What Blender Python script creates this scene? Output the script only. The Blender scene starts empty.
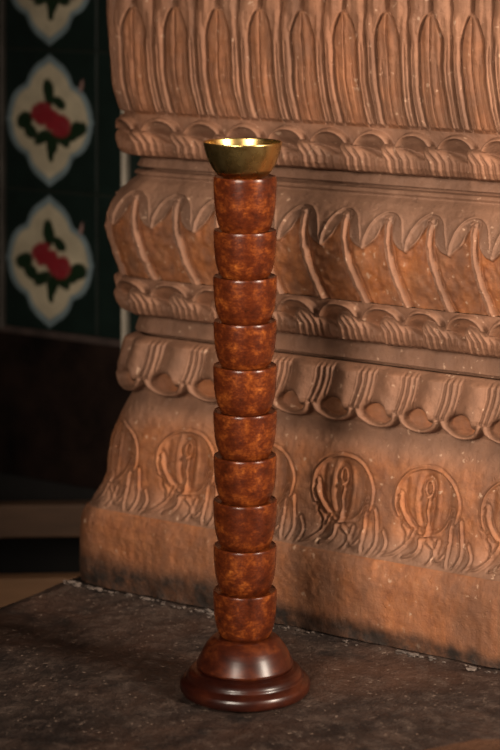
import bpy, bmesh, math, random
import numpy as np
from mathutils import Vector

random.seed(7)
rng = np.random.default_rng(11)
scene = bpy.context.scene
C = scene.collection
PSI = math.radians(33.0)            # how far the pillar face is turned away from the camera's plane
CAM_H = 0.76

# ------------------------------------------------------------------ helpers
def link(o, parent=None):
    C.objects.link(o)
    if parent is not None:
        o.parent = parent
    return o

def mesh_obj(name, verts, faces, mat, parent=None, smooth=True, attrs=None):
    me = bpy.data.meshes.new(name)
    verts = np.asarray(verts, dtype=np.float32)
    if isinstance(faces, np.ndarray):
        n, k = faces.shape
        me.vertices.add(len(verts)); me.vertices.foreach_set('co', verts.ravel())
        me.loops.add(n * k); me.loops.foreach_set('vertex_index', faces.astype(np.int32).ravel())
        me.polygons.add(n)
        me.polygons.foreach_set('loop_start', np.arange(0, n * k, k, dtype=np.int32))
        me.update(calc_edges=True)
    else:
        me.from_pydata([tuple(v) for v in verts], [], faces)
    if attrs:
        for an, (kind, arr) in attrs.items():
            a = me.attributes.new(an, kind, 'POINT')
            a.data.foreach_set('color' if 'COLOR' in kind else 'value', np.asarray(arr, dtype=np.float32).ravel())
    me.polygons.foreach_set('use_smooth', np.full(len(me.polygons), smooth, dtype=bool))
    me.validate()
    me.materials.append(mat)
    return link(bpy.data.objects.new(name, me), parent)

def empty(name, loc, rz=0.0):
    o = bpy.data.objects.new(name, None)
    o.empty_display_size = 0.05
    o.location = loc; o.rotation_euler = (0, 0, rz)
    return link(o)

def tag(o, label=None, cat=None, group=None, kind=None):
    if label: o['label'] = label
    if cat: o['category'] = cat
    if group: o['group'] = group
    if kind: o['kind'] = kind
    return o

def lathe(name, prof, mat, parent, seg=112, loc=(0, 0, 0)):
    """closed-ended revolve of (r, z) points"""
    pr = np.array(prof, float)
    ang = np.linspace(0, 2 * math.pi, seg, endpoint=False)
    v = []
    for r, z in pr:
        r = max(r, 1e-5)
        v.append(np.stack([r * np.cos(ang), r * np.sin(ang), np.full(seg, z)], 1))
    v = np.concatenate(v)
    i = np.arange(len(pr) - 1)[:, None]; j = np.arange(seg)[None, :]
    a = i * seg + j; b = i * seg + (j + 1) % seg
    f = np.stack([a, b, b + seg, a + seg], -1).reshape(-1, 4)
    o = mesh_obj(name, v, f, mat, parent)
    o.location = loc
    return o

def smooth_prof(pts, n=6, rad=0.35):
    """round the corners of a profile polyline a little"""
    p = [np.array(q, float) for q in pts]
    out = [p[0]]
    for k in range(1, len(p) - 1):
        a = p[k] + (p[k - 1] - p[k]) * rad; c = p[k] + (p[k + 1] - p[k]) * rad
        for t in np.linspace(0, 1, n):
            out.append((1 - t) ** 2 * a + 2 * t * (1 - t) * p[k] + t * t * c)
    out.append(p[-1])
    return out

def box(name, lo, hi, mat, parent=None, bevel=0.0):
    bm = bmesh.new()
    bmesh.ops.create_cube(bm, size=1.0)
    lo = Vector(lo); hi = Vector(hi)
    for v in bm.verts:
        v.co = Vector(((lo.x + hi.x) / 2 + v.co.x * (hi.x - lo.x), (lo.y + hi.y) / 2 + v.co.y * (hi.y - lo.y), (lo.z + hi.z) / 2 + v.co.z * (hi.z - lo.z)))
    if bevel:
        bmesh.ops.bevel(bm, geom=bm.edges[:], offset=bevel, segments=3, affect='EDGES', profile=0.5)
    me = bpy.data.meshes.new(name); bm.to_mesh(me); bm.free()
    me.materials.append(mat)
    return link(bpy.data.objects.new(name, me), parent)

def sstep(x, a, b):
    t = np.clip((x - a) / (b - a), 0, 1)
    return t * t * (3 - 2 * t)

def gauss(x, w):
    return np.exp(-(x / w) ** 2)

def vnoise(x, y, seed=0):
    """smooth 2-D value noise, -1..1"""
    r = np.random.default_rng(seed).uniform(-1, 1, (256, 256))
    xi = np.floor(x).astype(int); yi = np.floor(y).astype(int)
    fx = x - xi; fy = y - yi
    fx = fx * fx * (3 - 2 * fx); fy = fy * fy * (3 - 2 * fy)
    g = lambda a, b: r[a % 256, b % 256]
    return (g(xi, yi) * (1 - fx) + g(xi + 1, yi) * fx) * (1 - fy) + (g(xi, yi + 1) * (1 - fx) + g(xi + 1, yi + 1) * fx) * fy

# ------------------------------------------------------------------ node helpers
class NT:
    def __init__(self, name):
        self.m = bpy.data.materials.new(name); self.m.use_nodes = True
        self.t = self.m.node_tree; self.t.nodes.clear()
        self.out = self.t.nodes.new('ShaderNodeOutputMaterial')
        self.b = self.t.nodes.new('ShaderNodeBsdfPrincipled')
        self.t.links.new(self.b.outputs[0], self.out.inputs[0])
        self.tc = self.t.nodes.new('ShaderNodeTexCoord')
    def n(self, typ, **kw):
        nd = self.t.nodes.new(typ)
        for k, v in kw.items():
            if k == 'ins':
                for a, b in v.items(): self.set(nd.inputs[a], b)
            else: setattr(nd, k, v)
        return nd
    def set(self, sock, v):
        if isinstance(v, bpy.types.NodeSocket): self.t.links.new(v, sock)
        else: sock.default_value = v
    def noise(self, scale, detail=5, rough=0.6, vec=None, stretch=None, dist=0.0):
        v = vec or self.tc.outputs['Object']
        if stretch:
            mp = self.n('ShaderNodeMapping', ins={'Vector': v, 'Scale': stretch}); v = mp.outputs[0]
        return self.n('ShaderNodeTexNoise', ins={'Vector': v, 'Scale': scale, 'Detail': detail, 'Roughness': rough, 'Distortion': dist}).outputs['Fac']
    def ramp(self, fac, stops):
        r = self.n('ShaderNodeValToRGB'); self.set(r.inputs[0], fac)
        e = r.color_ramp.elements
        while len(e) < len(stops): e.new(0.5)
        for el, (p, c) in zip(e, stops):
            el.position = p; el.color = (c[0], c[1], c[2], 1) if not isinstance(c, (int, float)) else (c, c, c, 1)
        return r.outputs[0]
    def mix(self, fac, a, b, mode='MIX'):
        nd = self.n('ShaderNodeMix', data_type='RGBA', blend_type=mode)
        self.set(nd.inputs[0], fac)
        for s, v in ((nd.inputs[6], a), (nd.inputs[7], b)):
            if isinstance(v, tuple) and len(v) == 3: v = (*v, 1)
            self.set(s, v)
        return nd.outputs[2]
    def math(self, op, a, b=0.0, clamp=False):
        nd = self.n('ShaderNodeMath', operation=op, use_clamp=clamp)
        self.set(nd.inputs[0], a); self.set(nd.inputs[1], b)
        return nd.outputs[0]
    def bump(self, h, strength=0.3, dist=0.002, normal=None):
        nd = self.n('ShaderNodeBump', ins={'Height': h, 'Strength': strength, 'Distance': dist})
        if normal is not None: self.set(nd.inputs['Normal'], normal)
        return nd.outputs[0]
    def attr(self, name):
        return self.n('ShaderNodeAttribute', attribute_name=name)
    def fin(self, col=None, rough=None, normal=None, **kw):
        if col is not None: self.set(self.b.inputs['Base Color'], (*col, 1) if isinstance(col, tuple) else col)
        if rough is not None: self.set(self.b.inputs['Roughness'], rough)
        if normal is not None: self.set(self.b.inputs['Normal'], normal)
        for k, v in kw.items(): self.set(self.b.inputs[k.replace('_', ' ')], v)
        return self.m

# ------------------------------------------------------------------ materials
def stone_mat():
    n = NT('carved_sandstone')
    big = n.noise(5.0, 4, 0.6)
    mid = n.noise(26.0, 6, 0.65)
    fine = n.noise(210.0, 4, 0.7)
    c = n.ramp(mid, [(0.28, (0.169, 0.070, 0.034)), (0.5, (0.238, 0.103, 0.053)), (0.72, (0.302, 0.140, 0.075))])
    c = n.mix(n.ramp(big, [(0.38, 0.0), (0.62, 0.75)]), c, (0.216, 0.110, 0.066))      # dustier, greyer passages
    # bare, more orange stone (ground of the carving) and handled greyish edges, per vertex
    ob = n.math('MULTIPLY', n.attr('bare').outputs['Fac'], n.ramp(n.noise(38, 5, 0.65), [(0.3, 0.35), (0.6, 1.0)]))
    oc = n.ramp(n.noise(60, 5, 0.7), [(0.3, (0.155, 0.045, 0.014)), (0.55, (0.281, 0.094, 0.028)), (0.8, (0.374, 0.156, 0.063))])
    c = n.mix(ob, c, oc)
    c = n.mix(n.math('MULTIPLY', n.attr('grey').outputs['Fac'], 0.7), c, (0.144, 0.079, 0.050))
    st = n.noise(9.0, 5, 0.65, stretch=(2.2, 2.2, 0.45))
    c = n.mix(n.ramp(st, [(0.36, 0.62), (0.56, 0.0)]), c, (0.086, 0.041, 0.023))
    # pale chips of old lime
    chip = n.ramp(n.noise(120, 3, 0.5), [(0.66, 0.0), (0.72, 0.75)])
    c = n.mix(chip, c, (0.396, 0.247, 0.162))
    # soot and damp stain low down, with an edge of its own
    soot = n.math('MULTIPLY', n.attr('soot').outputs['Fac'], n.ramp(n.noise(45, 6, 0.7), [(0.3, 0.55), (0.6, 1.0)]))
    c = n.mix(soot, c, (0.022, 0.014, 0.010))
    hgt = n.math('ADD', n.math('MULTIPLY', mid, 0.6), n.math('MULTIPLY', fine, 0.55))
    pit = n.ramp(n.noise(75, 5, 0.7), [(0.27, 0.0), (0.40, 1.0)])
    hgt = n.math('ADD', hgt, n.math('MULTIPLY', pit, 0.35))
    nb = n.bump(hgt, 0.75, 0.0026)
    return n.fin(c, n.ramp(mid, [(0.3, 0.62), (0.7, 0.8)]), nb, Specular_IOR_Level=0.35)

def wood_mat():
    n = NT('polished_mahogany')
    a = n.noise(52, 12, 0.82, stretch=(1, 1, 1.25), dist=0.1)
    b = n.noise(120, 4, 0.7, stretch=(1.0, 1.0, 3.5))
    c = n.ramp(a, [(0.36, (0.021, 0.0045, 0.0016)), (0.50, (0.080, 0.0150, 0.0036)), (0.60, (0.22, 0.052, 0.0088)), (0.70, (0.56, 0.198, 0.037))])
    c = n.mix(n.ramp(b, [(0.35, 0.55), (0.6, 0.0)]), c, (0.060, 0.011, 0.004))
    nb = n.bump(b, 0.12, 0.0008)
    return n.fin(c, n.ramp(b, [(0.3, 0.24), (0.7, 0.34)]), nb, Coat_Weight=0.12, Coat_Roughness=0.12, Specular_IOR_Level=0.25)

def dark_wood_mat():
    n = NT('dark_turned_wood')
    a = n.noise(16, 6, 0.6, stretch=(1, 1, 3))
    c = n.ramp(a, [(0.3, (0.009, 0.0016, 0.0010)), (0.52, (0.024, 0.0043, 0.0019)), (0.75, (0.070, 0.0145, 0.0045))])
    return n.fin(c, 0.32, n.bump(n.noise(90, 3, 0.6), 0.06, 0.0006), Coat_Weight=0.2, Coat_Roughness=0.16, Specular_IOR_Level=0.35)

def mid_wood_mat():
    n = NT('red_turned_wood')
    a = n.noise(30, 7, 0.68, stretch=(1, 1, 2.2))
    c = n.ramp(a, [(0.3, (0.013, 0.0024, 0.0012)), (0.52, (0.042, 0.0078, 0.0027)), (0.75, (0.13, 0.030, 0.0075))])
    return n.fin(c, 0.33, n.bump(n.noise(90, 3, 0.6), 0.06, 0.0006), Coat_Weight=0.15, Coat_Roughness=0.2, Specular_IOR_Level=0.3)

def brass_mat():
    n = NT('polished_brass')
    a = n.noise(60, 4, 0.6)
    c = n.ramp(a, [(0.3, (0.52, 0.34, 0.11)), (0.7, (0.68, 0.47, 0.18))])
    return n.fin(c, n.ramp(a, [(0.3, 0.22), (0.7, 0.32)]), n.bump(n.noise(25, 2, 0.5), 0.12, 0.002), Metallic=1.0)

def floor_mat():
    n = NT('worn_dark_stone')
    a = n.noise(9, 7, 0.68); b = n.noise(48, 6, 0.7); f = n.noise(260, 3, 0.6)
    c = n.ramp(a, [(0.32, (0.011, 0.008, 0.007)), (0.5, (0.027, 0.019, 0.016)), (0.68, (0.060, 0.038, 0.029))])
    c = n.mix(n.ramp(b, [(0.5, 0.0), (0.72, 0.7)]), c, (0.105, 0.072, 0.055))
    c = n.mix(n.ramp(n.noise(3.3, 4, 0.6), [(0.5, 0.0), (0.7, 0.55)]), c, (0.085, 0.040, 0.024))
    sp = n.ramp(n.noise(190, 2, 0.5), [(0.66, 0.0), (0.72, 0.8)])
    c = n.mix(sp, c, (0.20, 0.145, 0.11))
    pt = n.ramp(n.noise(17, 8, 0.75, dist=0.6), [(0.55, 0.0), (0.66, 0.75)])
    c = n.mix(pt, c, (0.085, 0.060, 0.047))
    dk = n.ramp(n.noise(12, 6, 0.7, dist=0.4), [(0.36, 0.8), (0.47, 0.0)])
    c = n.mix(dk, c, (0.010, 0.008, 0.0075))
    c = n.mix(n.math('MULTIPLY', n.attr('rust').outputs['Fac'], n.ramp(b, [(0.3, 0.5), (0.6, 1.0)])), c, (0.080, 0.036, 0.018))
    h = n.math('ADD', n.math('MULTIPLY', b, 0.7), n.math('MULTIPLY', f, 0.25))
    return n.fin(c, n.ramp(b, [(0.3, 0.42), (0.7, 0.7)]), n.bump(h, 0.9, 0.006), Specular_IOR_Level=0.3)

def plain(name, col, rough=0.7, var=0.35, scale=20, stretch=None, **kw):
    n = NT(name)
    a = n.noise(scale, 5, 0.6, stretch=stretch)
    lo = tuple(x * (1 - var) for x in col); hi = tuple(min(1, x * (1 + var)) for x in col)
    return n.fin(n.ramp(a, [(0.3, lo), (0.7, hi)]), rough, n.bump(a, 0.2, 0.002), **kw)

def tile_mat():
    n = NT('glazed_painted_tile')
    c = n.attr('paint').outputs['Color']
    c = n.mix(0.25, c, n.ramp(n.noise(45, 4, 0.6), [(0.3, 0.25), (0.7, 1.0)]), 'MULTIPLY')
    return n.fin(c, 0.30, n.bump(n.noise(30, 2, 0.5), 0.05, 0.001))

M_stone = stone_mat(); M_wood = wood_mat(); M_dwood = dark_wood_mat(); M_brass = brass_mat(); M_mwood = mid_wood_mat()
M_floor = floor_mat(); M_tile = tile_mat()
M_dado = plain('dark_stained_plaster', (0.014, 0.0072, 0.005), 0.9, 0.8, 14, Specular_IOR_Level=0.15)
M_slat = plain('weathered_bench_wood', (0.100, 0.052, 0.028), 0.7, 0.25, 9, (1, 6, 6))
M_slat_light = plain('lightened_bench_wood', (0.34, 0.175, 0.085), 0.7, 0.2, 9, (1, 6, 6))  # paler bench wood for the lower slat, making up for its blocked light
M_void = plain('gap_shade_ground', (0.006, 0.005, 0.005), 0.9, 0.3)  # near-black colour puts the shade of the void into the lower ground
M_trim = plain('pale_painted_trim', (0.55, 0.48, 0.38), 0.5, 0.2, 30)
M_wall = plain('gap_shade_plaster', (0.012, 0.010, 0.009), 0.9, 0.2)  # blackened plaster: shade behind the slats is put into the base colour
M_mortar = plain('pale_mortar_crumb', (0.11, 0.083, 0.068), 0.8, 0.8, 60)

# ------------------------------------------------------------------ camera
F = 2150.0
cam = bpy.data.cameras.new('camera'); co = bpy.data.objects.new('camera', cam); C.objects.link(co)
co.location = (0, 0, CAM_H); co.rotation_euler = (math.pi / 2, 0, 0)
cam.sensor_fit = 'VERTICAL'; cam.sensor_height = 36.0; cam.sensor_width = 24.0
cam.lens = F / 750 * 36.0
cam.shift_y = -445.0 / 750.0                       # lens shifted down, verticals stay upright
cam.clip_start = 0.05
cam.dof.use_dof = True; cam.dof.focus_distance = 2.21; cam.dof.aperture_fstop = 4.6
scene.camera = co

# ------------------------------------------------------------------ pillar (carved red sandstone)
P0 = (-0.2115, 2.512)                              # its plinth corner on the floor
PW, PD = 0.92, 0.366                               # face width, depth back to the wall
P = 0.0535                                         # one leaf
XA = 0.3630                                        # an apex of the upper petals, along the face
pillar = empty('carved_pillar', (P0[0], P0[1], 0.0), -PSI)
tag(pillar, 'massive carved reddish-brown stone pillar with leaf friezes, behind the wooden stand', 'pillar')

prof = np.array([
 (0.000, 0.000, .030), (0.062, 0.000, .032), (0.072, -0.0010, .032), (0.080, -0.0030, .032), (0.0868, -0.0058, .032), (0.0888, -0.0088, .032), (0.095, -0.0122, .031), (0.103, -0.0168, .030), (0.112, -0.0205, .030), (0.124, -0.0230, .030),
 (0.148, -0.0245, .030), (0.165, -0.0270, .030), (0.190, -0.034, .030), (0.205, -0.040, .030), (0.216, -0.044, .030), (0.222, -0.046, .030),
 (0.232, -0.042, .034), (0.245, -0.040, .036), (0.262, -0.044, .034), (0.283, -0.049, .030), (0.2855, -0.050, .030), (0.2865, -0.058, .028),
 (0.2895, -0.058, .028), (0.2905, -0.047, .030), (0.300, -0.049, .030), (0.3085, -0.052, .030), (0.3095, -0.055, .030),
 (0.3105, -0.050, .030), (0.315, -0.0430, .032), (0.322, -0.0390, .034), (0.331, -0.0365, .036), (0.340, -0.0350, .040), (0.350, -0.0325, .042), (0.356, -0.0310, .044), (0.370, -0.0270, .048), (0.385, -0.0225, .050), (0.400, -0.0195, .050),
 (0.412, -0.0180, .050), (0.428, -0.0190, .050), (0.442, -0.0235, .050), (0.455, -0.031, .048), (0.464, -0.039, .044), (0.4705, -0.047, .036), (0.4720, -0.0475, .034),
 (0.4750, -0.0455, .032), (0.4780, -0.0475, .032), (0.4788, -0.060, .030), (0.4822, -0.060, .030), (0.4832, -0.0485, .030), (0.4935, -0.052, .030), (0.4945, -0.055, .030),
 (0.4955, -0.050, .030), (0.499, -0.0435, .032), (0.505, -0.0395, .034), (0.514, -0.0375, .036), (0.524, -0.0365, .038), (0.535, -0.0355, .040), (0.546, -0.0340, .042), (0.552, -0.0335, .044), (0.560, -0.0310, .045), (0.575, -0.0275, .048),
 (0.595, -0.0245, .050), (0.620, -0.0235, .050), (0.650, -0.0220, .050), (0.690, -0.0220, .050), (0.730, -0.025, .050), (0.760, -0.036, .046), (0.780, -0.050, .040), (0.790, -0.066, .034), (0.800, -0.070, .030), (1.000, -0.075, .030)])

def curl_row(phi, z, s0, zb, zedge, disc, nrib, tilt, hmax):
    """a row of ribbed leaves that roll over to one side under scalloped hoods.  heights in metres"""
    c_phi, zc, rx, rz = disc
    a = (phi - c_phi + 0.5) % 1.0 - 0.5
    rho = np.sqrt((a / rx) ** 2 + ((z - zc) / rz) ** 2)
    hood = 0.0090 * (1 - sstep(rho, 0.95, 1.06)) + 0.0020 * gauss(rho - 0.88, 0.07) - 0.0185 * np.clip(1 - (rho / 0.86) ** 2, 0, 1) ** 0.8 * (0.45 + 0.55 * sstep(zc - z, -0.012, 0.006))
    hood = np.where(rho < 1.07, hood, 0)
    hood = hood - 0.004 * sstep(zc - z, 0.002, 0.010) * (rho < 1.06)
    best = hood.copy(); bodymask = np.zeros_like(z)
    ztop = max(q[1] for q in zedge)
    sh = tilt * np.clip((ztop - z) / 0.016, 0, 1) ** 0.8
    for k in (0, 1):
        b = ((phi - s0 - sh) % 1.0) + k                        # k = 1: the tail running on under the next leaf
        if k == 1:
            b = np.where(b < 1.30, b, 9)
        zt = np.interp(b, [q[0] for q in zedge], [q[1] for q in zedge])
        t = np.clip((zt - z) / 0.012, 0, 1)
        roll = np.sqrt(np.clip(t * (2 - t), 0, 1))
        lb = np.clip(b / 0.15, 0, 1)
        left = np.sqrt(np.clip(lb * (2 - lb), 0, 1))
        bend = 0.16 * np.clip((z - ztop + 0.020) / 0.020, 0, 1.2) ** 2 * np.clip(1.2 - b, 0, 1)
        rib = 0.5 + 0.5 * np.cos(2 * math.pi * nrib * (b + bend))
        hb = (hmax - 0.0060 * b) * roll * (0.35 + 0.65 * left) - 0.0030 * (1 - rib) ** 1.6 * np.clip(t * 1.5, 0, 1)
        hb = np.where((t > 0) & (b < 8), hb, -1)
        m = (hb > -0.5) & ((bodymask < 0.5) | (hb > best))
        best = np.where(m, np.where(bodymask < 0.5, np.maximum(hb, np.where(t < 0.08, -0.002, -1)), hb), best)
        bodymask = np.where(m, 1.0, bodymask)
    fade = sstep(z, zb, zb + 0.003)
    pocket = (1 - bodymask) * (rho < 0.78)
    return best * fade, pocket

def dist_poly(x, y, pts):
    d = np.full(x.shape, 9.0)
    for (x0, y0), (x1, y1) in zip(pts[:-1], pts[1:]):
        dx, dy = x1 - x0, y1 - y0
        L = dx * dx + dy * dy + 1e-12
        t = np.clip(((x - x0) * dx + (y - y0) * dy) / L, 0, 1)
        d = np.minimum(d, np.hypot(x - x0 - t * dx, y - y0 - t * dy))
    return d

def curve(pts, n=10):
    """Catmull-Rom through points"""
    p = [np.array(q, float) for q in pts]
    p = [2 * p[0] - p[1]] + p + [2 * p[-1] - p[-2]]
    out = []
    for i in range(1, len(p) - 2):
        for t in np.linspace(0, 1, n, endpoint=False):
            out.append(tuple(0.5 * ((2 * p[i]) + (-p[i - 1] + p[i + 1]) * t + (2 * p[i - 1] - 5 * p[i] + 4 * p[i + 1] - p[i + 2]) * t * t + (-p[i - 1] + 3 * p[i] - 3 * p[i + 1] + p[i + 2]) * t ** 3)))
    out.append(tuple(p[-2]))
    return out

# --- relief of each course: returns height, bare (orange ground), grey
def rel_petals(phi, z):
    bend = 0.13 * np.clip((0.625 - z) / 0.08, 0, 1) ** 2
    f = (phi - bend + 0.5) % 1.0 - 0.5
    af = np.abs(f)
    za = 0.6735
    w = np.interp(za - z, [-.001, 0, .004, .010, .020, .034, .046, .06, .13], [0, 0, .095, .165, .235, .275, .265, .275, .285])
    below = sstep(za - z, 0.0, 0.010)
    ins = sstep(w - af, 0.0, 0.045) * (z < za)
    # two rolls to each joint, swelling into broad reeds above the points
    wide = 0.42 * np.sqrt(np.clip(1 - ((af - 0.26) / 0.25) ** 2, 0, 1)) / 0.42
    slim = np.sqrt(np.clip(1 - ((af - 0.385) / 0.115) ** 2, 0, 1))
    h = 0.0075 * ((1 - below) * wide + below * np.maximum(slim, 0.9 * (af < 0.5) * sstep(af - w, 0, 0.03) * (1 - sstep(za - z, .02, .04))))
    low = sstep(za - z, 0.030, 0.048)
    h = h - 0.0040 * gauss(af - 0.395, 0.018) * low
    h = h - 0.0075 * gauss(af - 0.5, 0.021)
    h = h * (1 - ins) + ins * (0.0030 + 0.0030 * np.sqrt(np.clip(1 - (af / np.maximum(w, 1e-3)) ** 2, 0, 1)))
    h = h - 0.0058 * gauss(af - w, 0.018) * below
    h = h - 0.0050 * gauss(f, 0.016) * sstep(za - z, 0.002, 0.012)
    h = h - 0.0090 * gauss(f, 0.030) * (1 - sstep(za - z, -0.004, 0.002))
    h = h - 0.0026 * gauss(af - 0.155, 0.018) * sstep(za - z, 0.045, 0.075)
    h = h + 0.0008 * vnoise(phi * 11, z * 22, 41)
    foot = sstep(z, 0.546, 0.5515); top = 1 - sstep(z, 0.735, 0.765)
    return h * foot * top, ins * 0.45, np.zeros_like(z)

def rel_row_a(phi, z):
    h, pk = curl_row(phi, z, 0.60, 0.4945, [(0, .5235), (.10, .5275), (.24, .5295), (.45, .5275), (.7, .5215), (1.0, .513), (1.3, .500)], (0.5, 0.5215, 0.47, 0.0215), 6, 0.18, 0.0140)
    return h * (1 - sstep(z, 0.543, 0.546)), pk * 0.0, pk * 0.5

def rel_row_b(phi, z):
    h, pk = curl_row(phi, z, 0.52, 0.3095, [(0, .334), (.10, .3395), (.28, .3445), (.5, .343), (.75, .335), (1.0, .324), (1.3, .312)], (0.74, 0.3325, 0.50, 0.0232), 7, 0.18, 0.0155)
    return h * (1 - sstep(z, 0.353, 0.356)), pk * 0.1, (1 - pk) * 0.55

def rel_row_c(phi, z):
    b = (phi - 0.12) % 1.0
    zc = 0.2400
    a = b - 0.47
    rho = np.sqrt((a / 0.50) ** 2 + ((z - zc) / 0.0185) ** 2)
    lip = 0.0155 * np.sqrt(np.clip(1 - ((rho - 0.84) / 0.20) ** 2, 0, 1)) * (1 - sstep(z, zc - 0.001, zc + 0.007))
    zb = 0.2335 + 0.0138 * np.sqrt(np.clip(1 - ((b - 0.43) / 0.30) ** 2, 0, 1)) ** 0.9
    t = np.clip((z - zb) / 0.009, 0, 1)
    roll = np.sqrt(np.clip(t * (2 - t), 0, 1))
    shift = 0.17 * np.clip((0.272 - z) / 0.035, 0, 1) ** 1.6
    bb = (b + shift) % 1.0
    ribs = (bb < 0.40)
    rip = 0.5 + 0.5 * np.cos(2 * math.pi * bb / 0.125)
    hb = np.where(ribs, 0.0135 - 0.0030 * (1 - rip) - 0.0060 * gauss(bb - 0.405, 0.03), 0.0085 + 0.0075 * np.sin(np.clip((bb - 0.40) / 0.60, 0, 1) * math.pi * 0.8))
    hb = hb * roll
    h = np.maximum(hb, lip)
    pocket = ((rho < 0.72) & (z < zb)).astype(float)
    h = np.where(pocket > 0, np.minimum(np.maximum(h, -0.006), -0.003 + 0.004*rho), h)
    h = h * sstep(-z, -0.2858, -0.2790) + 0.004 * (1 - sstep(-z, -0.2858, -0.2790))
    return h * sstep(z, 0.2195, 0.2235), pocket * 0.7, (1 - pocket) * 0.5

def rel_cushion(phi, z):
    f = (phi + 0.07 + 0.5) % 1.0 - 0.5
    X = f * P; Y = z
    # outer hood: a leaning rounded arch, repeated left and right so the lines meet
    arch = curve([(-0.49 * P, .419), (-0.455 * P, .431), (-0.33 * P, .446), (-0.10 * P, .4565), (0.14 * P, .4565), (0.31 * P, .449), (0.40 * P, .436), (0.45 * P, .424), (0.51 * P, .417)])
    ogee = curve([(-0.50 * P, .417), (-0.36 * P, .4235), (-0.22 * P, .431), (-0.10 * P, .444), (-0.02 * P, .4525), (0.08 * P, .447), (0.16 * P, .433), (0.30 * P, .422), (0.50 * P, .417)])
    da = np.minimum.reduce([dist_poly(X + k * P, Y, arch) for k in (-1, 0, 1)])
    do = np.minimum.reduce([dist_poly(X + k * P, Y, ogee) for k in (-1, 0, 1)])
    oz = np.interp(X, [q[0] for q in ogee], [q[1] for q in ogee])
    az = np.interp(X, [q[0] for q in arch], [q[1] for q in arch])
    inside = sstep(oz - z, -0.0005, 0.0025)
    mid = sstep(az - z, -0.0005, 0.0025)
    h = 0.0016 - 0.0022 * mid - 0.0026 * inside + 0.0012 * inside * vnoise(phi * 9, z * 150, 43)
    h = h + 0.0019 * gauss(da, 0.0012) + 0.0014 * gauss(do, 0.0013)
    # stem
    dz = np.clip((0.453 - z) / 0.093, 0, 1.2)
    sh = 0.36 * dz ** 1.8
    g = (phi + 0.07 - sh + 0.5) % 1.0 - 0.5
    on = sstep(0.4535 - z, 0.0, 0.003)
    ws = 0.066 + 0.020 * dz
    h = h + on * (0.0064 * np.sqrt(np.clip(1 - (g / ws) ** 2, 0, 1)) - 0.0026 * gauss(np.abs(g) - ws - 0.035, 0.04) - 0.0028 * gauss(g + ws * 0.15, 0.016))
    stem = on * (np.abs(g) < ws)
    h = h * sstep(0.4715 - z, 0, 0.006)
    return h, inside * (1 - stem), np.clip(1 - inside + 0.3 * stem, 0, 1) * 0.9

def rel_frieze(phi, z):
    phi = np.where(phi < -0.15, -0.15 + (phi + 0.15) * 1.085, phi)
    q = (phi + 0.15 + 1.0) % 2.0 - 1.0                          # one medallion every two leaves
    X = q * P; Y = z
    zc = 0.1510; a, bz = 0.0400, 0.0355
    th = lambda d: (a * math.sin(math.radians(d)), zc + bz * math.cos(math.radians(d)))
    outer = [th(d) for d in range(-118, 119, 4)]
    inner = curve([(-0.034, .1560), (-0.030, .142), (-0.022, .130), (-0.011, .1215), (0.001, .1185), (0.014, .1215), (0.025, .131), (0.031, .146)])
    ring = [(0.0004 + 0.0043 * math.sin(t), .1655 + 0.0080 * math.cos(t)) for t in np.linspace(0, 2 * math.pi, 24)]
    stalk = curve([(0.0004, .1575), (0.0010, .150), (-0.0006, .142), (0.0008, .134), (0.0002, .126), (0.0006, .1190)])
    h = np.zeros_like(z)
    rho = np.hypot(X / a, (Y - zc) / bz)
    h = h - 0.0024 * (1 - sstep(rho, 0.86, 0.99))
    slot = np.hypot((X - 0.0004) / 0.0115, (Y - .1535) / 0.030)
    h = h - 0.0040 * (1 - sstep(slot, 0.70, 1.05)) + 0.0008 * gauss(slot - 1.25, 0.16) * (rho < 0.95)
    h = h - 0.0016 * gauss(np.abs(X - 0.0004) - 0.0265, 0.0035) * (rho < 0.9) * sstep(Y, .128, .14)
    ridges = [(outer, .0010, .0022), (inner, .0015, .0026), (ring, .0016, .0046), (stalk, .0020, .0050)]
    cp = lambda pts: curve([((u - 185) * 0.000286, zc + (180 - v) * 0.000245) for u, v in pts], 6)
    lobes = [(cp([(62, 190), (72, 222), (92, 258), (118, 290)]), .0022, .0030),
             (cp([(135, 300), (120, 340), (95, 375), (60, 405), (15, 424)]), .0012, .0024),
             (cp([(85, 285), (108, 318), (104, 350)]), .0014, .0018),
             (cp([(165, 330), (166, 365), (145, 395), (110, 412)]), .0012, .0024),
             (cp([(195, 335), (224, 360), (230, 395), (205, 430), (160, 452)]), .0012, .0022),
             (cp([(242, 332), (236, 370), (250, 402), (276, 380), (286, 340)]), .0013, .0020),
             (cp([(296, 240), (290, 290), (292, 340), (290, 395), (302, 448), (330, 420), (346, 370), (338, 300), (334, 240)]), .0012, .0024),
             (cp([(372, 330), (392, 372), (376, 420), (330, 462)]), .0012, .0020)]
    for pts, w, hh in ridges + lobes:
        d = np.minimum.reduce([dist_poly(X + k * 2 * P, Y, pts) for k in (-1, 0, 1)])
        h = h + 0.88 * hh * gauss(d, w) - 0.0012 * gauss(d - 2.6 * w, w)
    # soft swelling of the hanging leaves
    h = h + 0.0022 * (0.5 + 0.5 * np.cos(2 * math.pi * X / (P * 0.667) + 0.7)) * sstep(Y, .090, .100) * (1 - sstep(Y, .112, .125))
    low = sstep(z, 0.0885, 0.094); up = 1 - sstep(z, 0.196, 0.205)
    grey = (1 - sstep(z, .094, .106)) * 0.6 + sstep(z, .195, .215) * 0.55
    return h * low * up * (0.45 + 0.55 * sstep(phi, -6.6, -5.0)) * sstep(phi, -9.5, -8.5), sstep(z, .1, .125) * (1 - sstep(z, .178, .205)) * 0.85, grey

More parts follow.
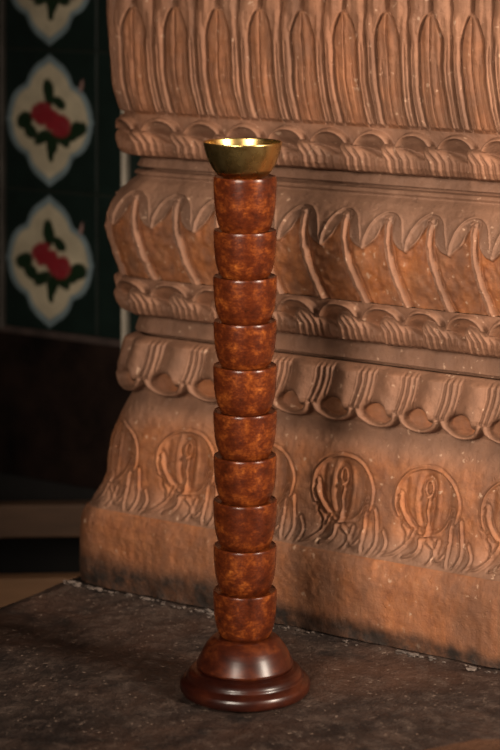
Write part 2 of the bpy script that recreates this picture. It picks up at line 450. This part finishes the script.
def rel_plain(phi, z):
    return np.zeros_like(z), np.zeros_like(z), np.zeros_like(z) + 0.15
def rel_fillet(phi, z):
    return np.zeros_like(z), np.zeros_like(z), np.zeros_like(z) + 0.85
def rel_base(phi, z):
    return np.zeros_like(z), np.zeros_like(z) + 0.75, np.zeros_like(z)

courses = [('base_course', 0.0, 0.088, 0.0022, rel_base), ('medallion_frieze', 0.088, 0.2195, 0.00085, rel_frieze), ('hanging_leaf_moulding', 0.2195, 0.286, 0.0008, rel_row_c),
           ('lower_fillet', 0.286, 0.3092, 0.0012, rel_fillet), ('curled_leaf_moulding', 0.3092, 0.356, 0.0008, rel_row_b), ('leaf_cushion', 0.356, 0.4725, 0.0009, rel_cushion),
           ('upper_fillet', 0.4725, 0.4942, 0.0010, rel_fillet), ('scalloped_leaf_moulding', 0.4942, 0.546, 0.0008, rel_row_a), ('petal_drum', 0.546, 0.80, 0.0014, rel_petals), ('shaft', 0.80, 1.0, 0.02, rel_plain)]
names = {'lower_fillet': 'fillet', 'upper_fillet': 'fillet'}

def course(name, z0, z1, dz, rel):
    nz = max(3, int(round((z1 - z0) / dz)) + 1)
    zz = np.linspace(z0, z1, nz)
    ins = [q for q in prof[:, 0] if z0 < q < z1]
    zz = np.unique(np.concatenate([zz, ins]))
    d = np.interp(zz, prof[:, 0], prof[:, 1]); R = np.interp(zz, prof[:, 0], prof[:, 2])
    # smooth the profile a little inside the course
    xs = -d + R
    cols_x, cols_y, cols_nx, cols_ny, cols_p = [], [], [], [], []
    KARC = 0.055
    half = math.pi / 2
    # left side (front to back is reversed so the loop runs back -> front)
    for t in np.linspace(1, 0, 46)[:-1] ** 1.6:
        y = xs + t * (PD - xs)
        cols_x.append(-d); cols_y.append(y); cols_nx.append(-1.0); cols_ny.append(0.0); cols_p.append(xs - KARC * half - (y - xs))
    for t in np.linspace(0, half, 110)[:-1]:
        cols_x.append(xs - R * math.cos(t)); cols_y.append(xs - R * math.sin(t)); cols_nx.append(-math.cos(t)); cols_ny.append(-math.sin(t)); cols_p.append(xs - KARC * (half - t))
    q = np.concatenate([np.linspace(0, 0.70, 690)[:-1], np.linspace(0.70, 1, 110)])
    for t in q:
        x = xs + t * (PW - 2 * xs)
        cols_x.append(x); cols_y.append(-d); cols_nx.append(0.0); cols_ny.append(-1.0); cols_p.append(x)
    for t in np.linspace(0, half, 16)[1:]:
        cols_x.append(PW - xs + R * math.sin(t)); cols_y.append(xs - R * math.cos(t)); cols_nx.append(math.sin(t)); cols_ny.append(-math.cos(t)); cols_p.append(PW - xs + KARC * t)
    for t in np.linspace(0, 1, 14)[1:]:
        y = xs + t * (PD - xs)
        cols_x.append(PW + d); cols_y.append(y); cols_nx.append(1.0); cols_ny.append(0.0); cols_p.append(PW - xs + KARC * half + (y - xs))
    n = len(cols_x)
    X = np.stack([np.broadcast_to(c, zz.shape) for c in cols_x], 1); Y = np.stack([np.broadcast_to(c, zz.shape) for c in cols_y], 1)
    NX = np.broadcast_to(np.array(cols_nx), X.shape); NY = np.broadcast_to(np.array(cols_ny), X.shape)
    p = np.stack([np.broadcast_to(c, zz.shape) for c in cols_p], 1)
    Z = np.broadcast_to(zz[:, None], X.shape)
    # the mason's hand: lines wander a little, depth varies
    pj = p + 0.0011 * vnoise(p * 30, Z * 26, 3) + 0.0006 * vnoise(p * 85, Z * 70, 4)
    zj = np.clip(Z + 0.0009 * vnoise(p * 22, Z * 30, 5) * sstep(Z, z0, z0 + 0.006) * (1 - sstep(Z, z1 - 0.006, z1)), z0, z1)
    u_ = pj - XA
    h, bare, grey = rel(u_ * 18.745 + 3.93 * u_ * u_, zj)
    h = h * (1 + 0.13 * vnoise(p * 24, Z * 20, 6))
    edge = sstep(Z, z0, z0 + 0.002) * (1 - sstep(Z, z1 - 0.002, z1))
    h = h + 0.0007 * vnoise(p * 50, Z * 50, 8) + 0.0004 * vnoise(p * 160, Z * 160, 9) * edge
    if name == 'base_course':
        h = h - 0.004 * (1 - sstep(Z, 0.0, 0.012 + 0.010 * (vnoise(p * 35, p * 0 + 2.5, 12) + 1))) * (0.6 + 0.4 * vnoise(p * 70, Z * 70, 13))
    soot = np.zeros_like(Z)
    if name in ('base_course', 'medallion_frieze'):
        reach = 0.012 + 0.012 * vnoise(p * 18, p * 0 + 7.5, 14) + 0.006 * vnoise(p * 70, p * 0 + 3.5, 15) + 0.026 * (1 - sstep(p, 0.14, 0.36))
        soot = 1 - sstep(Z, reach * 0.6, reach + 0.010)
    Xd = X + NX * h; Yd = np.minimum(Y + NY * h, PD)
    V = np.stack([Xd, Yd, Z], -1).reshape(-1, 3)
    i = np.arange(len(zz) - 1)[:, None]; j = np.arange(n)[None, :]
    a = i * n + j; b = i * n + (j + 1) % n
    Fc = np.stack([a, b, b + n, a + n], -1).reshape(-1, 4)
    return mesh_obj(names.get(name, name), V, Fc, M_stone, pillar, True,
                    {'bare': ('FLOAT', np.clip(bare, 0, 1)), 'grey': ('FLOAT', np.clip(grey, 0, 1)), 'soot': ('FLOAT', np.clip(soot, 0, 1))})

for c in courses:
    course(*c)

def local(x, y, z=0.0):
    """pillar frame -> world"""
    return Vector((P0[0] + x * math.cos(PSI) + y * math.sin(PSI), P0[1] - x * math.sin(PSI) + y * math.cos(PSI), z))

# ------------------------------------------------------------------ turned candle stand with brass bowl
SX, SY = -0.0050, 2.150
stand = empty('candle_stand', (SX, SY, 0.0))
tag(stand, 'tall reddish turned-wood candle stand topped with a brass bowl', 'candle stand')
base_prof = [(0, 0), (.0610, 0), (.0638, .0012), (.0652, .0042), (.0655, .0080), (.0644, .0112), (.0612, .0138), (.0588, .0150), (.0580, .0163), (.0575, .0185), (.0556, .0212),
             (.0522, .0232), (.0486, .0240), (.0474, .0248), (.0, .0248)]
lathe('base', smooth_prof(base_prof, 4, 0.3), M_dwood, stand)
shoulder_prof = [(0, .0247), (.0470, .0247), (.0474, .0254), (.0484, .0266), (.0485, .0282), (.0476, .0300), (.0462, .0330), (.0442, .0372), (.0418, .0418), (.0390, .0462), (.0358, .0500), (.0326, .0530), (.0298, .0547), (.0270, .0552), (.0, .0553)]
lathe('shoulder', smooth_prof(shoulder_prof, 4, 0.3), M_mwood, stand)
RIM = [.5140, .4605, .4145, .3700, .3255, .2800, .2355, .1910, .1455, .1010, .0550]      # rim heights of the ten turned cups, then the neck
for k in range(10):
    top = RIM[k]; hgt = RIM[k] - RIM[k + 1]; q = hgt / 0.0455
    dr = random.uniform(-.0004, .0004)
    cp = [(0, -.0475), (.0215, -.0475), (.0236, -.0462), (.0254, -.0436), (.0269, -.0404), (.0281, -.0368), (.0291, -.0327), (.0300, -.0278), (.0306, -.0222), (.0311, -.0157), (.0314, -.0085), (.0315, -.0024), (.0311, -.0005), (.0303, 0), (.0292, -.0008), (.0262, -.0018), (.0, -.0018)]
    cp = [(r, (z * q if k < 9 or z > -.046 else -.0455 * q)) for r, z in cp]
    o = lathe('cup_segment', smooth_prof([(r + (dr + .0004 if r > .02 else 0), z) for r, z in cp], 5, 0.3), M_wood, stand, loc=(0, 0, top))
    o.rotation_euler = (0, 0, k * 2.1)
# every turning shows its own grain: the material reads object coordinates offset by each piece's location
nt = M_wood.node_tree
oi = nt.nodes.new('ShaderNodeObjectInfo'); cmb = nt.nodes.new('ShaderNodeVectorMath'); cmb.operation = 'ADD'
sc_ = nt.nodes.new('ShaderNodeVectorMath'); sc_.operation = 'SCALE'; sc_.inputs[3].default_value = 3.0
nt.links.new(oi.outputs['Location'], sc_.inputs[0])
tcn = [n for n in nt.nodes if n.type == 'TEX_COORD'][0]
nt.links.new(tcn.outputs['Object'], cmb.inputs[0]); nt.links.new(sc_.outputs[0], cmb.inputs[1])
for m_ in [n for n in nt.nodes if n.type == 'MAPPING']:
    nt.links.new(cmb.outputs[0], m_.inputs['Vector'])
zb = RIM[0] - .0018
bowl_out = [(0, .0002), (.0215, .0002), (.0240, .0006), (.0262, .0021), (.0284, .0045), (.0304, .0074), (.0323, .0107), (.0341, .0145), (.0357, .0187), (.0371, .0230), (.0383, .0275), (.0392, .0312), (.0397, .0333), (.0396, .0342), (.0389, .0345)]
bowl_out = [(0, .0001), (.0200, .0001), (.0208, .0018)] + [(r, z + .0018) for r, z in bowl_out[2:]]
bowl_in = [(.0381, .0340), (.0374, .0305), (.0358, .0240), (.0332, .0170), (.0300, .0112), (.0262, .0068), (.0205, .0038), (.0100, .0025), (0, .0022)]
bowl_in = [(r, z + .0018) for r, z in bowl_in]
tag(lathe('bowl', smooth_prof(bowl_out + bowl_in, 4, 0.3), M_brass, stand, 128, (-.0022, 0, zb)), 'polished brass bowl')

# ------------------------------------------------------------------ setting: platform floor
def floor_mesh():
    nx, ny = 520, 420
    x = np.linspace(-0.017, 1.6, nx); y = np.linspace(-1.55, PD + 0.004, ny)
    x = -0.017 + (x + 0.017) ** 1.25 / 1.617 ** 0.25
    X, Y = np.meshgrid(x, y)
    Z = 0.0010 * vnoise(X * 30, Y * 30, 21) + 0.0008 * vnoise(X * 90, Y * 90, 22) - 0.0018
    edge = 1 - sstep(X, -0.017, 0.012)
    Z = Z - 0.006 * edge ** 2
    Xo = X - 0.004 * edge * vnoise(Y * 25, Y * 0 + .5, 23) * (X < 0)
    top = np.stack([Xo, Y, Z], -1).reshape(-1, 3)
    bot = top.copy(); bot[:, 2] = -0.30
    i = np.arange(ny - 1)[:, None]; j = np.arange(nx - 1)[None, :]
    a = i * nx + j
    ft = np.stack([a, a + 1, a + nx + 1, a + nx], -1).reshape(-1, 4)
    ring = np.concatenate([np.arange(nx), np.arange(1, ny) * nx + nx - 1, (ny - 1) * nx + np.arange(nx - 2, -1, -1), np.arange(ny - 2, 0, -1) * nx])
    rb = np.arange(len(ring)) + len(top)
    V = np.concatenate([top, bot[ring]])
    k = np.arange(len(ring)); k2 = (k + 1) % len(ring)
    fs = np.stack([ring[k], rb[k], rb[k2], ring[k2]], -1)
    WX = P0[0] + V[:, 0] * math.cos(PSI) + V[:, 1] * math.sin(PSI); WYd = P0[1] - V[:, 0] * math.sin(PSI) + V[:, 1] * math.cos(PSI)
    lim = np.minimum(1.992 + (WX - 0.150) * 0.5, 2.024) + 0.002 * vnoise(WX * 40, WX * 0 + 1.5, 51)
    rust = sstep(lim - WYd, -0.001, 0.003) * sstep(WX, 0.06, 0.14) * (V[:, 2] > -0.02)
    o = mesh_obj('floor', V, np.concatenate([ft, fs]), M_floor, None, True, {'rust': ('FLOAT', rust)})
    o.location = (P0[0], P0[1], 0); o.rotation_euler = (0, 0, -PSI)
    return tag(o, kind='structure')
floor_mesh()
lowf = box('floor_lower', (-1.6, -1.55, -0.36), (1.62, PD + 0.01, -0.30), M_void)
lowf.location = (P0[0], P0[1], 0); lowf.rotation_euler = (0, 0, -PSI); tag(lowf, kind='structure')

# ------------------------------------------------------------------ setting: wall with painted tiles
WY = PD + 0.006
wall = box('wall_back', (-1.6, WY, -0.30), (1.6, WY + 0.12, 1.75), M_wall)
wall.location = (P0[0], P0[1], 0); wall.rotation_euler = (0, 0, -PSI); tag(wall, kind='structure')

def px_on_wall(px, py, yoff=0.0):
    """where the photograph's pixel meets the wall plane, in wall (pillar) coordinates"""
    d = Vector(((px - 250) / F, 1.0, -(py + 70) / F))
    nrm = Vector((math.sin(PSI), math.cos(PSI), 0)); o = local(0, WY + yoff)
    t = (o.x * nrm.x + o.y * nrm.y) / (d.x * nrm.x + d.y * nrm.y)
    w = d * t
    rx, ry = w.x - P0[0], w.y - P0[1]
    return rx * math.cos(PSI) - ry * math.sin(PSI), CAM_H + w.z

YO = -0.010
xl, _ = px_on_wall(3.0, 120, YO); xr, _ = px_on_wall(97, 120, YO)
cx, cz = px_on_wall(49.5, 119, YO)
_, zt_ = px_on_wall(49, 50, YO); _, zb_ = px_on_wall(49, 191, YO)
TH = zt_ - zb_; zj = zb_                                           # tile height, one joint
TW = xr - xl
_, z_dado = px_on_wall(49, 333, YO)
zlo = z_dado; zhi = 1.30
x_lo = xl - 2 * TW; x_hi = 0.30
def tile_panel():
    x = np.concatenate([np.arange(x_lo, xl - 0.02, 0.004), np.arange(xl - 0.02, xr + 0.08, 0.0013), np.arange(xr + 0.08, x_hi, 0.006)])
    z = np.arange(zlo, zhi, 0.0014)
    X, Z = np.meshgrid(x, z)
    row = np.floor((Z - zj) / TH)
    v = ((Z - zj) / TH) % 1.0 - 0.5
    u = (X - cx) / (TW)
    colm = np.floor(u + 0.5)
    u = u - colm
    has = np.isin(colm, (0, -2))
    U = np.abs(u) / 0.46; Vv = np.abs(v) / 0.465
    # quatrefoil cartouche: outline radius by polygon in the first quadrant
    poly = np.array([(0, 1.0), (.05, .965), (.17, .90), (.33, .815), (.45, .70), (.50, .60), (.545, .535), (.66, .50), (.78, .43), (.88, .31), (.945, .16), (.965, .06), (1.0, 0)])
    ang = np.arctan2(Vv, U); pa = np.arctan2(poly[:, 1], poly[:, 0])[::-1]; pr = np.hypot(poly[:, 0], poly[:, 1])[::-1]
    rr = np.hypot(U, Vv) / np.interp(ang, pa, pr)
    col = np.zeros(X.shape + (3,)); col[:] = (0.0080, 0.0175, 0.0140)
    tone = vnoise(X * 60, Z * 60, 31)[..., None]
    def lay(mask, c):
        m = np.clip(mask, 0, 1)[..., None]
        col[:] = col * (1 - m) + np.array(c) * m
    sel = has.astype(float)
    lay(sel * (1 - sstep(rr, 1.0, 1.03)), (0.22, 0.29, 0.31))       # blue-grey painted edge
    lay(sel * (1 - sstep(rr, 0.86, 0.93)), (0.62, 0.53, 0.37))      # cream ground
    def blob(cx_, cy_, rx, ry, rot, c, soft=0.25):
        du = u * TW - cx_ * TW; dv = v * TH + cy_ * TH
        a = du * math.cos(rot) + dv * math.sin(rot); b = -du * math.sin(rot) + dv * math.cos(rot)
        r = np.hypot(a / (rx * TH), b / (ry * TH)) + 0.12 * vnoise(X * 130, Z * 130, 33)
        lay(sel * (1 - sstep(r, 1 - soft, 1 + soft * .4)), c)
    G = (0.012, 0.030, 0.012); Rd = (0.30, 0.022, 0.030)
    for args in ((-.01, -.20, .055, .11, .12), (.10, -.13, .07, .045, -.5), (-.27, .01, .085, .065, .3), (-.20, .09, .07, .055, -.4), (.30, .05, .085, .060, .2), (.24, .10, .06, .045, .2), (.03, .16, .06, .085, -.2), (-.08, .125, .09, .05, .5), (.01, .235, .030, .065, 0.1), (.14, .13, .08, .05, -.6)):
        blob(*args, G)
    for args in ((-.08, -.05, .098, .090, 0), (.12, .035, .096, .085, .4), (.02, -.01, .08, .08, 0)):
        blob(*args, Rd)
    for args in ((-.14, -.07, .042, .030, .6), (.16, .03, .045, .028, -.5), (-.04, -.10, .03, .024, 0), (.08, .08, .03, .026, .4)):
        blob(*args, (0.30, 0.032, 0.040))
    blob(.335, -.255, .016, .05, -.25, (0.34, 0.20, 0.17))           # glare painted into the tile colour as a pale pinkish chip
    jz = np.minimum(np.abs(((Z - zj) / TH + .5) % 1 - .5) * TH, 9)
    jx = np.abs((((X - cx) / TW + .5) + .5) % 1 - .5) * TW
    j = np.maximum(1 - sstep(jz, .0012, .0028), 1 - sstep(jx, .0012, .0028))
    lay(j * 0.16, (0.075, 0.060, 0.045))
    Y = 0.0010 * sstep(j, 0, 1) + WY - 0.010
    col *= (1 + 0.12 * tone)
    V = np.stack([X, Y, Z], -1).reshape(-1, 3)
    ny, nx = X.shape
    i = np.arange(ny - 1)[:, None]; jj = np.arange(nx - 1)[None, :]
    a = i * nx + jj
    ft = np.stack([a, a + 1, a + nx + 1, a + nx], -1).reshape(-1, 4)
    # thickness: rim carried back to the wall
    ring = np.concatenate([np.arange(nx), np.arange(1, ny) * nx + nx - 1, (ny - 1) * nx + np.arange(nx - 2, -1, -1), np.arange(ny - 2, 0, -1) * nx])
    back = V[ring].copy(); back[:, 1] = WY
    rb = np.arange(len(ring)) + len(V)
    k = np.arange(len(ring)); k2 = (k + 1) % len(ring)
    fs = np.stack([ring[k], rb[k], rb[k2], ring[k2]], -1)
    cc = np.concatenate([col.reshape(-1, 3), col.reshape(-1, 3)[ring]])
    cc = np.concatenate([cc, np.ones((len(cc), 1))], 1)
    return mesh_obj('tile_panel', np.concatenate([V, back]), np.concatenate([ft, fs]), M_tile, wall, True, {'paint': ('FLOAT_COLOR', cc)})
tile_panel()
box('dado', (-1.6, WY - 0.013, -0.005), (1.6, WY, z_dado - 0.0005), M_dado, wall, 0.002)
ledge = box('dado_cap', (-1.6, WY - 0.016, z_dado - 0.006), (x_hi, WY - 0.0105, z_dado + 0.004), plain('chipped_cap', (0.055, 0.036, 0.030), 0.6, 0.7, 25), wall, 0.0015)
for n_, (px, wpx) in enumerate(((123.3, 4.6), (0.6, 2.2))):
    xa, _ = px_on_wall(px - wpx / 2, 200, -.02); xb, _ = px_on_wall(px + wpx / 2, 200, -.02)
    t_ = box('trim_%d' % (n_ + 1), (xa, WY - 0.020, (px_on_wall(px, 352)[1] if n_ == 0 else zlo)), (xb, WY - 0.0102, zhi), M_trim if n_ == 0 else plain('dull_trim', (0.16, 0.14, 0.12), 0.5), None, 0.001)
    t_.location = (P0[0], P0[1], 0); t_.rotation_euler = (0, 0, -PSI); tag(t_, kind='structure')

# ------------------------------------------------------------------ low slatted bench in the gap beside the platform
BY = 2.80
def slat(y0, y1, depth, x0, x1, name, parent, mat):
    za = CAM_H - (y0 + 70) / F * BY; zb = CAM_H - (y1 + 70) / F * BY
    return box(name, (x0, 0, zb), (x1, depth, za), mat, parent, 0.003)
bench = empty('slatted_bench', (0, BY, 0), math.radians(3))
tag(bench, 'low slatted wooden bench in dark shadow below the tiled wall, left of the pillar', 'bench')
xL, xR = -0.95, -0.150
tag(slat(502, 535, 0.024, xL, xR, 'slat', bench, M_slat), 'upper dark brown slat')
tag(slat(575, 612, 0.024, xL, xR, 'slat', bench, M_slat_light), 'lower slat, colour lightened to make up for blocked light')
box('post', (xL, 0.024, -0.30), (xL + 0.04, 0.064, CAM_H - 572 / F * BY), M_slat, bench, 0.003)
box('post', (xR - 0.05, 0.024, -0.30), (xR - 0.01, 0.064, CAM_H - 572 / F * BY), M_slat, bench, 0.003)

# ------------------------------------------------------------------ mortar crumbs along the pillar's foot (uncountable grit)
def crumbs():
    bm = bmesh.new()
    for k in range(190):
        u = random.random()
        x = random.uniform(-0.005, 0.86); off = abs(random.gauss(0, 0.008)) + 0.002
        s = random.choice((0.0008, 0.0011, 0.0015, 0.0022)) * random.uniform(.7, 1.3)
        if random.random() < 0.10: s *= 1.7
        m = bmesh.ops.create_icosphere(bm, subdivisions=1, radius=1.0)
        ax = random.uniform(0.9, 3.6); rot = random.gauss(0, .35)
        for v in m['verts']:
            j = random.uniform(.75, 1.2)
            px, py, pz = v.co.x * s * ax * j, v.co.y * s * j, v.co.z * s * .6 * j
            v.co = Vector((x + px * math.cos(rot) - py * math.sin(rot), -off + px * math.sin(rot) + py * math.cos(rot), s * .35 - 0.001 + pz))
    me = bpy.data.meshes.new('mortar_crumbs'); bm.to_mesh(me); bm.free()
    me.materials.append(M_mortar)
    o = link(bpy.data.objects.new('mortar_crumbs', me))
    o.location = (P0[0], P0[1], 0); o.rotation_euler = (0, 0, -PSI)
    tag(o, 'pale mortar crumbs scattered along the foot of the carved pillar', 'crumbs', kind='stuff')
crumbs()

# ------------------------------------------------------------------ light
def area(name, loc, target, sx, sy, power, col, spread=180):
    l = bpy.data.lights.new(name, 'AREA'); l.shape = 'RECTANGLE'; l.size = sx; l.size_y = sy
    l.energy = power; l.color = col; l.spread = math.radians(spread)
    o = bpy.data.objects.new(name, l); C.objects.link(o); o.location = loc
    o.rotation_euler = (Vector(target) - Vector(loc)).to_track_quat('-Z', 'Y').to_euler()
    return o
area('window_light', (-0.62, 0.24, 0.98), (0.50, 2.12, 0.42), 0.90, 0.85, 10.5, (1.0, 0.86, 0.72), 50)
area('doorway_light', (1.50, 1.02, 0.92), (0.38, 2.15, 0.42), 0.45, 0.7, 11, (1.0, 0.85, 0.70), 62)

w = bpy.data.worlds.new('world'); scene.world = w; w.use_nodes = True
bg = w.node_tree.nodes['Background']; bg.inputs[0].default_value = (0.95, 0.72, 0.58, 1); bg.inputs[1].default_value = 0.02

vs = scene.view_settings
vs.view_transform = 'Standard'; vs.look = 'None'; vs.gamma = 1.0; vs.use_curve_mapping = False; vs.exposure = -0.15
